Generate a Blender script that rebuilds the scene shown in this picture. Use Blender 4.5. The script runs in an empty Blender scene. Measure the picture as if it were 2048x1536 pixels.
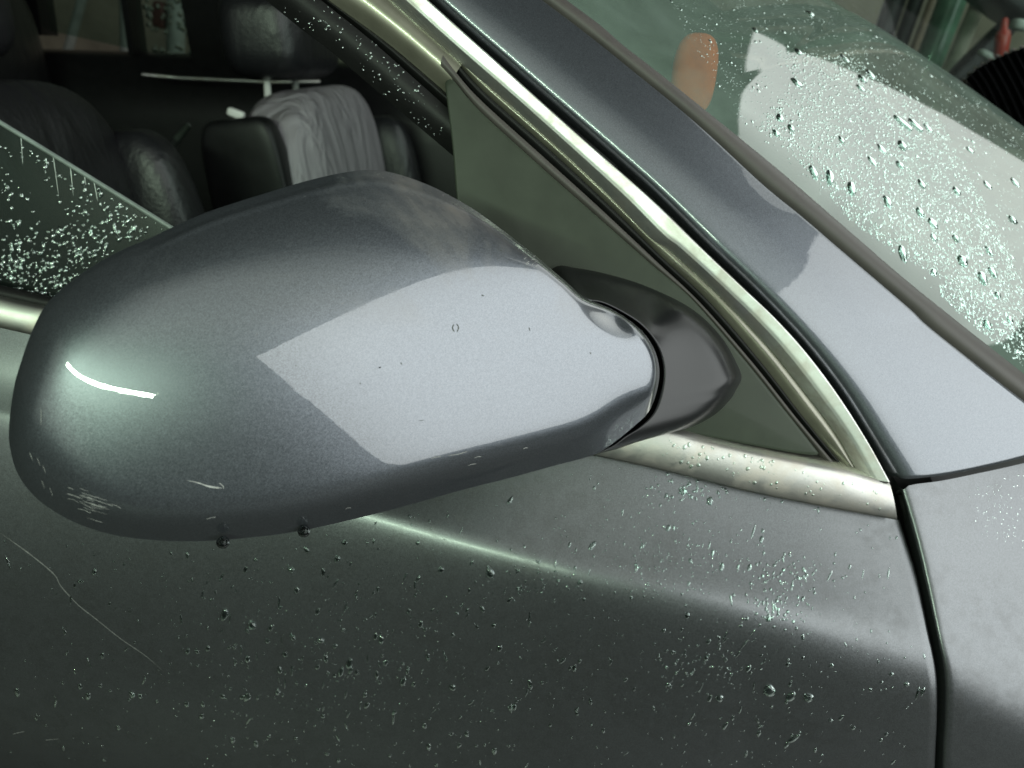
import bpy, bmesh, math, random
import numpy as np
from mathutils import Vector, Matrix
from mathutils.bvhtree import BVHTree
random.seed(7); rng = np.random.default_rng(7)
S = bpy.context.scene
COL = S.collection
R = math.radians
# ------------------------------------------------------------------ camera
PITCH, ROLL, FPX = R(24), R(12.5), 1536.0
CAM = Vector((0.0, -0.35, 1.13))
_f = Vector((0, math.cos(PITCH), -math.sin(PITCH)))
_u0 = Vector((0, math.sin(PITCH), math.cos(PITCH)))
_x0 = Vector((1, 0, 0))
CR = math.cos(ROLL) * _x0 + math.sin(ROLL) * _u0
CU = -math.sin(ROLL) * _x0 + math.cos(ROLL) * _u0
cd = bpy.data.cameras.new("camera"); cam = bpy.data.objects.new("camera", cd); COL.objects.link(cam)
m = Matrix((CR, CU, -_f)).transposed().to_4x4(); m.translation = CAM
cam.matrix_world = m
cd.sensor_width = 36; cd.lens = 27; cd.clip_start = 0.01; cd.clip_end = 60
cd.dof.use_dof = True; cd.dof.focus_distance = 0.315; cd.dof.aperture_fstop = 15
S.camera = cam
# ------------------------------------------------------------------ world, lamps, exposure
w = bpy.data.worlds.new("World"); S.world = w; w.use_nodes = True
bg = w.node_tree.nodes["Background"]; bg.inputs[0].default_value = (0.92, 1.0, 0.95, 1); bg.inputs[1].default_value = 0.03
S.view_settings.view_transform = 'Standard'; S.view_settings.look = 'None'
S.view_settings.exposure = 0; S.view_settings.gamma = 1
S.cycles.use_denoising = True; S.cycles.max_bounces = 12; S.cycles.transparent_max_bounces = 24
S.cycles.caustics_reflective = False; S.cycles.caustics_refractive = False
S.cycles.sample_clamp_indirect = 6

def lamp(name, centre, xdir, ydir, sx, sy, L, color):
    """one-sided area lamp, radiance L, its x/y edges along xdir/ydir; shines along -(x cross y)"""
    ld = bpy.data.lights.new(name, 'AREA'); ld.shape = 'RECTANGLE'; ld.size = sx; ld.size_y = sy
    ld.energy = 4 * sx * sy * L; ld.color = color
    o = bpy.data.objects.new(name, ld); COL.objects.link(o)
    X = Vector(xdir).normalized(); Z = X.cross(Vector(ydir)).normalized(); Y = Z.cross(X)
    mm = Matrix((X, Y, Z)).transposed().to_4x4(); mm.translation = Vector(centre); o.matrix_world = mm
    return o
def aim(name, c, target, sx, sy, L, color):
    z = Vector(c) - Vector(target); x = Vector((0, 0, 1)).cross(z)
    return lamp(name, c, x, z.cross(x), sx, sy, L, color)
def dirv(az, el): return Vector((math.sin(R(az)) * math.cos(R(el)), -math.cos(R(az)) * math.cos(R(el)), math.sin(R(el))))
def rolled(name, az, el, dist, roll, sx, sy, L, color, org=(0.05, 0, 1.02)):
    z = dirv(az, el); x = Vector((0, 0, 1)).cross(z).normalized(); y = z.cross(x)
    x2 = x * math.cos(R(roll)) + y * math.sin(R(roll)); y2 = z.cross(x2)
    return lamp(name, Vector(org) + z * dist, x2, y2, sx, sy, L, color)
rolled('daylight_doorway', 55, 23, 3.0, 28, 3.6, 2.5, 3.45, (.95, 1, .985))
for k in range(5):                                          # softly lit ceiling: nested panels so that its edge fades
    rolled('lit_ceiling', 2, 42, 2.5 + .02 * k, 0, 3.4 - .44 * k, 2.0 - .28 * k, .16, (.92, 1, .90))
for k in range(5):                                          # added fill panels, behind left of the camera, brightening the door
    rolled('fill_left', -38, 6, 2.6 + .02 * k, 0, 2.6 - .40 * k, 1.3 - .20 * k, .17, (.86, 1, .86))
def tube_lamp(name, a, b, wd, L, color, target):
    a, b, t = Vector(a), Vector(b), Vector(target); c = (a + b) / 2
    x = (b - a).normalized(); z = c - t; z = (z - x * z.dot(x)).normalized()
    return lamp(name, c, x, z.cross(x), (b - a).length, wd, L, color)
tube_lamp('strip_light', (-1.22, -1.42, 1.56), (.06, -2.17, 1.44), .042, 95, (.76, 1, .74), (0, 0, 1))
_sx = Vector((-.37, .40, -.03)).normalized(); _sy = Vector((.57, .45, .67)).cross(_sx).normalized()
lamp('far_skylight', Vector((1.56, .98, 3.14)) + _sx * -.15 - _sy * .30, -.796 * _sx + .605 * _sy, -.605 * _sx - .796 * _sy, 3.05, 1.25, 1.6, (.95, 1, .96))
# ------------------------------------------------------------------ helpers
def ray(px, py):
    d = _f + CR * ((px - 1024) / FPX) - CU * ((py - 768) / FPX)
    return d.normalized()
def proj(P):
    v = P - CAM; z = v.dot(_f)
    return (1024 + FPX * v.dot(CR) / z, 768 - FPX * v.dot(CU) / z)
def onY(y):
    def fn(px, py):
        d = ray(px, py); t = (y - CAM.y) / d.y
        return CAM + d * t
    return fn
KT, ZB = 0.38, 0.962
GN = Vector((0, -1, KT)).normalized()
def onG(o):
    """greenhouse plane leaning inboard above the belt line, moved outward by o"""
    P0 = Vector((0, 0, ZB)) + GN * o
    def fn(px, py):
        d = ray(px, py); t = (P0 - CAM).dot(GN) / d.dot(GN)
        return CAM + d * t
    return fn
def smooth(pts, n, closed=False):
    """arc-length resampled Catmull-Rom through pixel points"""
    P = np.array(pts, float); N = len(P); out = []
    segs = N if closed else N - 1
    for i in range(segs):
        if closed:
            a, b, c, d = P[(i - 1) % N], P[i], P[(i + 1) % N], P[(i + 2) % N]
        else:
            b, c = P[i], P[i + 1]
            a = P[i - 1] if i > 0 else 2 * b - c
            d = P[i + 2] if i + 2 < N else 2 * c - b
        t = np.linspace(0, 1, 24, endpoint=False)[:, None]
        out.append(0.5 * (2 * b + (c - a) * t + (2 * a - 5 * b + 4 * c - d) * t ** 2 + (3 * b - a - 3 * c + d) * t ** 3))
    out.append(P[:1] if closed else P[-1:])
    Q = np.vstack(out)
    s = np.concatenate([[0], np.cumsum(np.linalg.norm(np.diff(Q, axis=0), axis=1))])
    u = np.linspace(0, s[-1], n + 1 if closed else n)
    r = np.stack([np.interp(u, s, Q[:, 0]), np.interp(u, s, Q[:, 1])], 1)
    return r[:-1] if closed else r
def mesh_obj(name, V, F, mat, parent=None, smooth_=True):
    me = bpy.data.meshes.new(name)
    me.from_pydata([tuple(v) for v in V], [], [tuple(f) for f in F]); me.update()
    if smooth_: me.polygons.foreach_set('use_smooth', [True] * len(me.polygons))
    o = bpy.data.objects.new(name, me); COL.objects.link(o)
    if mat: me.materials.append(mat)
    if parent: o.parent = parent
    return o
BV = {}
def face_camera(V, F):
    """consistent winding: first face's normal towards the camera side"""
    a = 0
    for f in F[::max(1, len(F) // 40)]:
        p = [Vector(V[i]) for i in f[:3]]
        n = (p[1] - p[0]).cross(p[2] - p[0])
        a += 1 if n.dot(CAM - p[0]) > 0 else -1
    return F if a >= 0 else [tuple(reversed(f)) for f in F]
def grid_faces(nr, nc, closed=False, off=0):
    F = []
    for i in range(nr - 1):
        for j in range(nc if closed else nc - 1):
            k = (j + 1) % nc
            F.append((off + i * nc + j, off + i * nc + k, off + (i + 1) * nc + k, off + (i + 1) * nc + j))
    return F
def loft(name, rows, mat, parent=None, key=None, closed=False):
    nc = len(rows[0]); V = [p for r in rows for p in r]
    F = face_camera(V, grid_faces(len(rows), nc, closed))
    o = mesh_obj(name, V, F, mat, parent)
    if key: BV[key] = BVHTree.FromPolygons([tuple(v) for v in V], F)
    return o
def curve(pts, fn, n=90, closed=False):
    return [fn(x, y) for x, y in smooth(pts, n, closed)]
def lerp_rows(A, B, ss, bump=None):
    """rows between 3D rows A and B at fractions ss, pushed along bump(s) * GN"""
    out = []
    for s in ss:
        b = bump(s) if bump else 0
        out.append([a.lerp(c, s) + GN * b for a, c in zip(A, B)])
    return out
def tag(o, label=None, cat=None, group=None, kind=None):
    if label: o['label'] = label
    if cat: o['category'] = cat
    if group: o['group'] = group
    if kind: o['kind'] = kind
    return o
def empty(name, loc):
    o = bpy.data.objects.new(name, None); COL.objects.link(o); o.location = loc; return o
def shift(o, root):
    """parent a world-space mesh under an Empty that stands elsewhere"""
    o.parent = root; o.matrix_parent_inverse = Matrix.Translation(-Vector(root.location))
    return o
def sellip(c, size, rot=None, e1=0.35, e2=0.35, nu=40, nv=28):
    """superellipsoid cushion: rounded box as one smooth closed mesh"""
    V = []; sp = lambda a, e: math.copysign(abs(a) ** e, a)
    for i in range(nv + 1):
        v = -math.pi / 2 + math.pi * i / nv
        for j in range(nu):
            a = 2 * math.pi * j / nu
            p = Vector((size[0] / 2 * sp(math.cos(v), e1) * sp(math.cos(a), e2),
                        size[1] / 2 * sp(math.cos(v), e1) * sp(math.sin(a), e2),
                        size[2] / 2 * sp(math.sin(v), e1)))
            if rot: p = rot @ p
            V.append(Vector(c) + p)
    return V, grid_faces(nv + 1, nu, True)
def tube(pts, r, n=10):
    """round tube along 3D points, capped"""
    V = []; F = []; pts = [Vector(p) for p in pts]
    rs = r if isinstance(r, (list, tuple)) else [r] * len(pts)
    for i, p in enumerate(pts):
        d = (pts[min(i + 1, len(pts) - 1)] - pts[max(i - 1, 0)]).normalized()
        a = d.cross(Vector((0.3, 0.1, 1)) if abs(d.z) < .9 else Vector((1, 0, 0))).normalized(); b = d.cross(a)
        for k in range(n):
            t = 2 * math.pi * k / n
            V.append(p + (a * math.cos(t) + b * math.sin(t)) * rs[i])
    F = grid_faces(len(pts), n, True)
    F.append(tuple(range(n))); F.append(tuple(range((len(pts) - 1) * n, len(pts) * n)))
    return V, F
# ------------------------------------------------------------------ materials
class NT:
    def __init__(self, name):
        self.m = bpy.data.materials.new(name); self.m.use_nodes = True
        self.t = self.m.node_tree; self.t.nodes.clear()
        self.out = self.t.nodes.new('ShaderNodeOutputMaterial')
    def n(self, typ, ins=None, **kw):
        nd = self.t.nodes.new(typ)
        for k, v in kw.items(): setattr(nd, k, v)
        for k, v in (ins or {}).items():
            s = nd.inputs[k]
            if isinstance(v, bpy.types.NodeSocket): self.t.links.new(v, s)
            else: s.default_value = v
        return nd
    def noise(self, scale, detail=4, rough=.55, vec=None, dist=0):
        i = {'Scale': scale, 'Detail': detail, 'Roughness': rough, 'Distortion': dist}
        if vec is not None: i['Vector'] = vec
        return self.n('ShaderNodeTexNoise', i)
    def co(self, scale=None):
        c = self.n('ShaderNodeTexCoord').outputs['Object']
        if scale is None: return c
        return self.n('ShaderNodeMapping', {'Vector': c, 'Scale': scale}).outputs[0]
    def ramp(self, fac, stops):
        r = self.n('ShaderNodeValToRGB', {'Fac': fac}); e = r.color_ramp.elements
        while len(e) < len(stops): e.new(0.5)
        for k, (p, c) in zip(e, stops):
            k.position = p; k.color = (c, c, c, 1) if isinstance(c, (int, float)) else (*c, 1)
        return r.outputs[0]
    def mix(self, f, a, b):
        x = self.n('ShaderNodeMix', data_type='RGBA')
        for i, v in ((0, f), (6, a), (7, b)):
            if isinstance(v, bpy.types.NodeSocket): self.t.links.new(v, x.inputs[i])
            else: x.inputs[i].default_value = v if isinstance(v, float) else (*v[:3], 1)
        return x.outputs[2]
    def math(self, op, a, b=0.0, c=0.0):
        x = self.n('ShaderNodeMath', operation=op)
        for i, v in enumerate((a, b, c)):
            if isinstance(v, bpy.types.NodeSocket): self.t.links.new(v, x.inputs[i])
            else: x.inputs[i].default_value = v
        return x.outputs[0]
    def bump(self, h, dist, strength=1.0, normal=None):
        i = {'Height': h, 'Distance': dist, 'Strength': strength}
        if normal is not None: i['Normal'] = normal
        return self.n('ShaderNodeBump', i).outputs[0]
    def bsdf(self, **ins):
        p = self.n('ShaderNodeBsdfPrincipled', {k.replace('_', ' '): v for k, v in ins.items()})
        self.t.links.new(p.outputs[0], self.out.inputs[0]); return p
    def surf(self, sock): self.t.links.new(sock, self.out.inputs[0])

def mat_paint(name, dust=0.0, wet=0.0):
    T = NT(name); co = T.co()
    ca, cb = ((.082, .086, .090), (.130, .136, .144)) if wet else ((.078, .085, .097), (.126, .138, .156))
    fl = T.n('ShaderNodeTexVoronoi', {'Vector': co, 'Scale': 3400.0})
    flv = T.math('MULTIPLY', fl.outputs['Color'], 1.0)
    base = T.mix(T.ramp(flv, [(0.1, 0.0), (0.95, 1.0)]), ca, cb)
    rough = T.math('MULTIPLY_ADD', flv, 0.08, 0.30)
    # flake tilt: each flake its own slight normal
    tc = T.n('ShaderNodeVectorMath', {0: fl.outputs['Color'], 1: (-.5, -.5, -.5)}, operation='ADD').outputs[0]
    ts = T.n('ShaderNodeVectorMath', {0: tc, 'Scale': 0.036}, operation='SCALE').outputs[0]
    gn = T.n('ShaderNodeNewGeometry').outputs['Normal']
    nn = T.n('ShaderNodeVectorMath', {0: gn, 1: ts}, operation='ADD').outputs[0]
    nn = T.n('ShaderNodeVectorMath', {0: nn}, operation='NORMALIZE').outputs[0]
    met = 0.84 if wet else 0.78
    crough = 0.012
    peel = T.noise(260, 2, .5, co)
    cn = T.bump(peel.outputs[0], 0.00002, 0.35)
    d = None
    if dust:
        a = T.noise(14, 6, .65, co, .6).outputs[0]; b = T.noise(70, 4, .6, co).outputs[0]; g = T.noise(900, 2, .6, co).outputs[0]
        sx = T.n('ShaderNodeSeparateXYZ', {0: co})
        hi = T.n('ShaderNodeMapRange', {0: sx.outputs[2], 1: 1.035, 2: 1.065}).outputs[0]
        d = T.math('MULTIPLY', T.ramp(a, [(.42, 0.0), (.60, 1.0)]), hi)
        d = T.math('MULTIPLY', d, T.ramp(b, [(.3, .35), (.7, 1.0)]))
        d = T.math('ADD', d, T.math('MULTIPLY', T.ramp(g, [(.66, 0.0), (.78, .5)]), .5))
        d = T.math('MULTIPLY', d, dust, 0); 
        base = T.mix(d, base, (0.10, 0.09, 0.08))
        met = T.math('SUBTRACT', 0.78, d)
        crough = T.math('MULTIPLY_ADD', d, 0.5, 0.012)
    if wet:
        a = T.noise(22, 5, .65, co, .8).outputs[0]; b = T.noise(160, 3, .6, co).outputs[0]
        d = T.math('MULTIPLY', T.ramp(a, [(.45, 0.0), (.58, 1.0)]), T.ramp(b, [(.40, 0.0), (.62, 1.0)]))
        d = T.math('MULTIPLY', d, wet)
        crough = T.math('MULTIPLY_ADD', d, 0.30, 0.15)
        base = T.mix(T.math('MULTIPLY', d, .5), base, (0.05, 0.05, 0.048))
        cn = T.bump(T.noise(420, 3, .6, co).outputs[0], 0.00025, T.math('MULTIPLY', d, .8))
    T.bsdf(Base_Color=base, Metallic=met, Roughness=rough, Normal=nn, Coat_Weight=.35 if wet else 1.0, Coat_Roughness=crough, Coat_IOR=1.5, Coat_Normal=cn)
    return T.m
def mat_simple(name, col, rough=.5, metal=0.0, coat=0.0, var=.25, scale=60, bump=0.0, bscale=400, spec=.5):
    T = NT(name); co = T.co()
    a = T.noise(scale, 5, .6, co).outputs[0]
    c = T.mix(T.ramp(a, [(.3, 0.0), (.7, 1.0)]), tuple(x * (1 - var) for x in col), tuple(min(1, x * (1 + var)) for x in col))
    ins = dict(Base_Color=c, Roughness=T.math('MULTIPLY_ADD', a, .2 * rough, .9 * rough), Metallic=metal, Coat_Weight=coat, Coat_Roughness=.03, Specular_IOR_Level=spec)
    if bump: ins['Normal'] = T.bump(T.noise(bscale, 3, .6, co).outputs[0], bump)
    T.bsdf(**ins)
    return T.m
def mat_trim(name, rough=.40, lo=None):
    """satin bright trim, water-spotted and slightly hazed"""
    T = NT(name); co = T.co()
    a = T.noise(60, 5, .6, co, .5).outputs[0]; b = T.noise(700, 3, .65, co).outputs[0]
    h = T.ramp(a, [(.42, 0.0), (.62, 1.0)])
    c = T.mix(T.math('MULTIPLY', h, .6), lo if lo else (0.66, 0.665, 0.65), (0.42, 0.38, 0.33))
    r = T.math('ADD', T.math('MULTIPLY_ADD', h, .10, rough), T.math('MULTIPLY', b, .06))
    T.bsdf(Base_Color=c, Metallic=1.0, Roughness=r, Normal=T.bump(b, .00006, .5))
    return T.m
def mat_glass(name, tint, haze, haze_col, rough=.02, ior=1.45, refl=1.0, cap=1.0):
    """thin tinted pane: see-through, mirror-like, with a film of mist on it"""
    T = NT(name); co = T.co()
    fr = T.n('ShaderNodeFresnel', {'IOR': ior}).outputs[0]
    tr = T.n('ShaderNodeBsdfTransparent', {'Color': (*tint, 1)}).outputs[0]
    hz = T.n('ShaderNodeBsdfDiffuse', {'Color': (*haze_col, 1)}).outputs[0]
    a = T.noise(25, 5, .6, co, .5).outputs[0]
    hf = T.math('MULTIPLY', T.ramp(a, [(.25, .5), (.75, 1.0)]), haze)
    body = T.n('ShaderNodeMixShader', {0: hf, 1: tr, 2: hz}).outputs[0]
    gl = T.n('ShaderNodeBsdfGlossy', {'Color': (1, 1, 1, 1), 'Roughness': rough}).outputs[0]
    fac = T.math('MINIMUM', T.math('MULTIPLY', fr, refl), cap)
    T.surf(T.n('ShaderNodeMixShader', {0: fac, 1: body, 2: gl}).outputs[0])
    return T.m
def mat_water(name='water', col=(.78, .93, .87)):
    T = NT(name)
    g = T.n('ShaderNodeBsdfGlass', {'Color': (*col, 1), 'Roughness': 0.0, 'IOR': 1.33}).outputs[0]
    T.surf(g); return T.m
def mat_water_bright(name='glinting_water', f=.24, r=.22):
    T = NT(name)
    g = T.n('ShaderNodeBsdfGlass', {'Color': (.9, 1, .95, 1), 'Roughness': 0.0, 'IOR': 1.33}).outputs[0]
    b = T.n('ShaderNodeBsdfGlossy', {'Color': (.9, 1, .95, 1), 'Roughness': r}).outputs[0]
    T.surf(T.n('ShaderNodeMixShader', {0: f, 1: g, 2: b}).outputs[0]); return T.m
def mat_leather(name, col, rough=.38, fold=.007):
    T = NT(name); co = T.n('ShaderNodeMapping', {'Vector': T.co(), 'Rotation': (R(38), R(10), 0), 'Scale': (1, 1.3, .3)}).outputs[0]
    wv = T.noise(14, 3, .5, co, 1.2).outputs[0]
    gr = T.n('ShaderNodeTexVoronoi', {'Vector': T.co(), 'Scale': 260.0}).outputs[0]
    n1 = T.bump(wv, fold, .7); n2 = T.bump(gr, .0006, .4, n1)
    T.bsdf(Base_Color=(*col, 1), Roughness=rough, Normal=n2)
    return T.m
M = dict(
    cap=mat_paint('mirror_paint', dust=1.0), door=mat_paint('door_paint', wet=.5), pillar=mat_paint('pillar_paint'),
    trim=mat_trim('bright_trim'), belt=mat_trim('belt_metal', .34, (.42, .42, .395)), frame=mat_simple('frame_lacquer', (.16, .155, .12), .28, 0.6, .5, .2, 40),
    rubber=mat_simple('rubber', (.008, .008, .008), .5, bump=.0001, bscale=900, spec=.22), seal=mat_simple('grey_seal', (.050, .044, .040), .55, var=.12),
    plastic=mat_simple('sail_plastic', (.034, .041, .030), .36, bump=.00002, bscale=2500, var=.1, spec=.16),
    gloss=mat_simple('foot_plastic', (.010, .0105, .011), .32, coat=.03, var=.06, spec=.36), dark=mat_simple('black_void', (.004, .004, .004), .6),
    water=mat_water(), dark_drop=mat_water('dark_water', (.40, .43, .42)), glint=mat_water_bright(), clear=mat_water_bright('clear_water', .03, .12), leather=mat_leather('black_leather', (.012, .012, .014)), leather2=mat_leather('lit_leather', (.27, .245, .27), .45, .045),
    pale=mat_simple('highlight_pale', (.80, .80, .77), .25, var=.05), chrome=mat_simple('chrome', (.8, .8, .8), .12, 1.0, var=.05), blackp=mat_simple('black_plastic', (.007, .007, .0075), .42, spec=.3),  # pale: highlights of posts and release handle put into the colour
    mglass=mat_simple('mirror_silver', (.8, .82, .8), .02, 1.0, var=.0),
    wind=mat_glass('windscreen_glass', (.70, .84, .75), .38, (.29, .385, .33), .03, 1.5, 2.2, .21),
    side=mat_glass('side_glass', (.55, .70, .62), .06, (.08, .13, .105), .25, 1.45, .18),
    far=mat_glass('far_glass', (.45, .58, .52), .05, (.2, .25, .22), .02),
    mark=mat_simple('scuff', (.26, .26, .255), .6, var=.4, scale=600),
    wall=mat_simple('rough_wall', (.34, .29, .22), .85, var=.3, scale=5, bump=.004, bscale=30),
    floor=mat_simple('wet_concrete', (.030, .029, .027), .45, var=.35, scale=2.5, bump=.002, bscale=25),
)
# ------------------------------------------------------------------ the car
car = empty('car', (-0.3, 0.75, 0.0))
tag(car, 'dark grey metallic car with wet panels, bright window trim and its mirror folded in', 'car')
def part(o, parent=None):
    if parent is None: shift(o, car)
    else: o.parent = parent
    return o
# --- folded wing mirror: cap -------------------------------------------------
CAP = [(18, 856), (27, 778), (46, 712), (65, 660), (92, 610), (137, 567), (191, 529), (246, 499), (296, 478), (346, 454), (410, 426),
       (478, 403), (530, 387), (581, 371), (640, 355), (700, 343), (746, 340), (791, 347), (850, 367), (896, 389), (951, 421), (1010, 464), (1065, 507),
       (1101, 537), (1133, 564), (1165, 592), (1200, 608), (1232, 623), (1270, 649), (1297, 678), (1313, 710), (1319, 747), (1312, 788), (1297, 824), (1270, 851),
       (1224, 888), (1183, 911), (1110, 931), (1019, 956), (928, 979), (810, 1012), (700, 1040), (593, 1063), (501, 1075), (410, 1082),
       (319, 1081), (228, 1070), (150, 1045), (91, 1011), (55, 977), (32, 940), (20, 895)]
CC = (760.0, 735.0)
CAPN = Vector((0.36, -0.86, 0.38)).normalized()
CAP0 = CAM + ray(*CC) * ((-0.068 - CAM.y) / ray(*CC).y)
CAP_H = 0.060
def onCap(o):
    P0 = CAP0 + CAPN * o
    def fn(px, py):
        d = ray(px, py); return CAM + d * ((P0 - CAM).dot(CAPN) / d.dot(CAPN))
    return fn
def cap_field(pts):
    """smooth distance from the outline; the rim rolls over slowly at the top and tip, tightly below"""
    b = smooth(CAP, 2600, True).astype(np.float32)
    nx = np.roll(b, -1, 0) - np.roll(b, 1, 0); L = np.linalg.norm(nx, axis=1); ds = L / 2
    ox, oy = nx[:, 1] / L, -nx[:, 0] / L            # outward, y down
    k = np.ones(len(b))
    k = 1.0 + 1.5 * np.clip(-oy, 0, 1) ** 1.5 - .25 * np.clip(-ox, 0, 1) ** 2 + 1.1 * np.clip(-ox, 0, 1) ** 2
    right = np.clip((b[:, 0] - 820) / 260, 0, 1) * (oy < .55)
    k = k * (1 - right) + .12 * right
    g = np.exp(-(((b[:, 0] - 1240) / 60) ** 2 + ((b[:, 1] - 650) / 60) ** 2)); k = k * (1 - .3 * g)
    for _ in range(400): k = .5 * k + .25 * (np.roll(k, 1) + np.roll(k, -1))
    wt = (k ** 2 * ds).astype(np.float32); out = []
    for c in range(0, len(pts), 4000):
        p = pts[c:c + 4000].astype(np.float32)
        d2 = (p[:, None, 0] - b[None, :, 0]) ** 2 + (p[:, None, 1] - b[None, :, 1]) ** 2 + 1e-3
        out.append((.5 * (wt / (d2 * np.sqrt(d2))).sum(1)) ** -.5)
    return np.concatenate(out)
def build_cap():
    NA, NR = 340, 90
    out = smooth(CAP, NA, True); base = onCap(0)
    rho = np.array([max(math.sin(i / NR * math.pi / 2), .004) for i in range(NR + 1)]); rho[-1] = 1
    P = np.array(CC) + (out[None] - np.array(CC)) * rho[:, None, None]
    phi = cap_field(P.reshape(-1, 2)).reshape(NR + 1, NA); phi[-1] = 0
    H = CAP_H * np.sqrt(1 - np.exp(-2 * (phi + 22) / 54))
    tx = np.roll(out, -1, 0) - np.roll(out, 1, 0); tl = np.linalg.norm(tx, axis=1)
    beta = np.clip((-tx[:, 0] / tl - .25) / .5, 0, 1)
    for _ in range(60): beta = .5 * beta + .25 * (np.roll(beta, 1) + np.roll(beta, -1))
    w_ = 9.0
    H2 = CAP_H - .00030 * w_ * np.log1p(np.exp((50 - phi) / w_))            # underside: a flat band turned to the ground
    H = H * (1 - beta) + H2 * beta
    H -= .005 * np.clip((900 - P[..., 0]) / 700, 0, 2) ** 2 + .006 * ((P[..., 1] - 760) / 350) ** 2
    H += .0007 * np.exp(-((phi - 9) / 2.5) ** 2) * (P[..., 1] < 560) * np.clip((P[..., 0] - 250) / 120, 0, 1)
    u = (P[..., 0] - 1222) * .83 + (P[..., 1] - 630) * .56; v = -(P[..., 0] - 1222) * .56 + (P[..., 1] - 630) * .83
    H -= .0075 * np.exp(-(u / 46) ** 2 - (v / 20) ** 2)
    rows = [[base(*P[i, j]) - ray(*P[i, j]) * float(H[i, j]) for j in range(NA)] for i in range(NR + 1)]
    # back of the shell: runs in to the glass opening
    for k, (sc, dd) in enumerate([(0.995, .003), (0.985, .012), (0.965, .017), (0.93, .017), (0.92, .010)]):
        rows.append([base(CC[0] + (x - CC[0]) * sc, CC[1] + (y - CC[1]) * sc) + ray(x, y) * dd for x, y in out])
    o = loft('wing_mirror', rows, M['cap'], None, 'cap', True)
    part(o)
    g = [base(CC[0] + (x - CC[0]) * sc, CC[1] + (y - CC[1]) * sc) + ray(x, y) * .011 for sc in (.925, .6, .3, .01) for x, y in out]
    part(mesh_obj('mirror_glass', g, grid_faces(4, NA, True), M['mglass']), o)
    return o
mirror = build_cap()
# --- mirror foot ------------------------------------------------------------
FO = [(1105, 535), (1156, 535), (1224, 549), (1293, 571), (1366, 606), (1410, 638), (1448, 680), (1473, 724), (1484, 755), (1474, 778), (1463, 797), (1432, 828),
      (1386, 853), (1337, 867), (1283, 882), (1225, 902), (1165, 912), (1110, 880), (1075, 800), (1060, 700), (1070, 600)]
FI = [(1150, 596), (1180, 600), (1206, 605), (1240, 621), (1279, 646), (1306, 676), (1322, 708), (1328, 747), (1321, 790), (1306, 828), (1278, 856), (1250, 874),
      (1228, 891), (1205, 902), (1190, 908), (1180, 908), (1160, 900), (1135, 860), (1115, 800), (1105, 720), (1120, 650)]
def build_foot():
    n = 200; A, B = smooth(FO, n, True), smooth(FI, n, True)
    sail = onG(-0.006); rows = []
    fA = [sail(*p) for p in A]; fB = [onCap(-0.004)(*p) for p in B]
    for i in range(26):
        s = i / 25
        # steep root flare then nearly flat top
        row = []
        for (ax, ay), (bx, by), a, b in zip(A, B, fA, fB):
            px, py = ax + (bx - ax) * s, ay + (by - ay) * s
            ta, tb = (a - CAM).length, (b - CAM).length
            wr = 1 / (1 + math.exp(-(math.atan2(ax - 1290, 640 - ay) - .9) * 5))      # 0 on the upper saddle, 1 towards the tip and below
            q = wr * (.50 * (1 - math.exp(-13 * s)) + .50 * s) + (1 - wr) * (.25 * (1 - math.exp(-9 * s)) + .75 * s ** 1.8)
            row.append(CAM + ray(px, py) * (ta + (tb - ta) * q))
        rows.append(row)
    ctr = np.mean(B, 0)
    for sc, dd in ((.985, .004), (.97, .02), (.5, .02)):
        rows.append([onCap(-0.004 - dd)(ctr[0] + (x - ctr[0]) * sc, ctr[1] + (y - ctr[1]) * sc) for x, y in B])
    o = loft('mirror_foot', rows, M['gloss'], None, 'foot', True)
    part(o, mirror)
build_foot()
# --- door skin and front fender ----------------------------------------------
TRIM_LO = [(-420, 556), (-150, 620), (59, 669), (600, 790), (1200, 914), (1324, 941), (1490, 982), (1655, 1015), (1794, 1040)]
CRE = [(-420, 735), (0, 846), (360, 940), (720, 1040), (900, 1091), (1160, 1160), (1400, 1225), (1560, 1269), (1700, 1309), (1866, 1357)]
BOT = [(-420, 1560), (0, 1640), (600, 1760), (1200, 1870), (1850, 1990)]
SKEW = .05
def onS(y):
    """body side plane, bowed slightly out towards the front"""
    nrm = Vector((SKEW, 1, 0))
    def fn(px, py):
        d = ray(px, py); P0 = Vector((.14, y, 0)); return CAM + d * ((P0 - CAM).dot(nrm) / d.dot(nrm))
    return fn
def section_rows(top, cre, bot, y_top, y_cre, y_bot, n, top_fn=None):
    A = curve(top, top_fn or onY(y_top), n); B = curve(cre, onS(y_cre), n); D = curve(bot, onS(y_bot), n)
    rows = []; belly = [.056 - .034 * min(1, max(0, proj(b)[0] / 1500)) for b in B]
    for s in np.linspace(0, 1, 40):
        rows.append([a.lerp(b, s) + Vector((0, -1, 0)) * (-.003 * math.sin(math.pi * s)) for a, b in zip(A, B)])
    for s in np.linspace(0, 1, 40)[1:]:
        rows.append([b.lerp(d, s) + Vector((0, -1, 0)) * (g * math.sin(math.pi * s)) for b, d, g in zip(B, D, belly)])
    # round the crease over
    P = np.array([[tuple(p) for p in r] for r in rows])
    for _ in range(9):
        Q = P.copy(); Q[1:-1] = .5 * P[1:-1] + .25 * (P[:-2] + P[2:]); P = Q
    wgt = np.clip((np.array([proj(p)[0] for p in B]) - 1150) / 600, 0, 1)[None, :, None]
    for _ in range(45):
        Q = P.copy(); Q[1:-1] = .5 * P[1:-1] + .25 * (P[:-2] + P[2:]); P = P * (1 - wgt) + Q * wgt
    return P
Y0, YC, YB = 0.002, -0.040, 0.006
rows = section_rows(TRIM_LO, CRE, BOT, Y0, YC, YB, 160)
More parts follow.
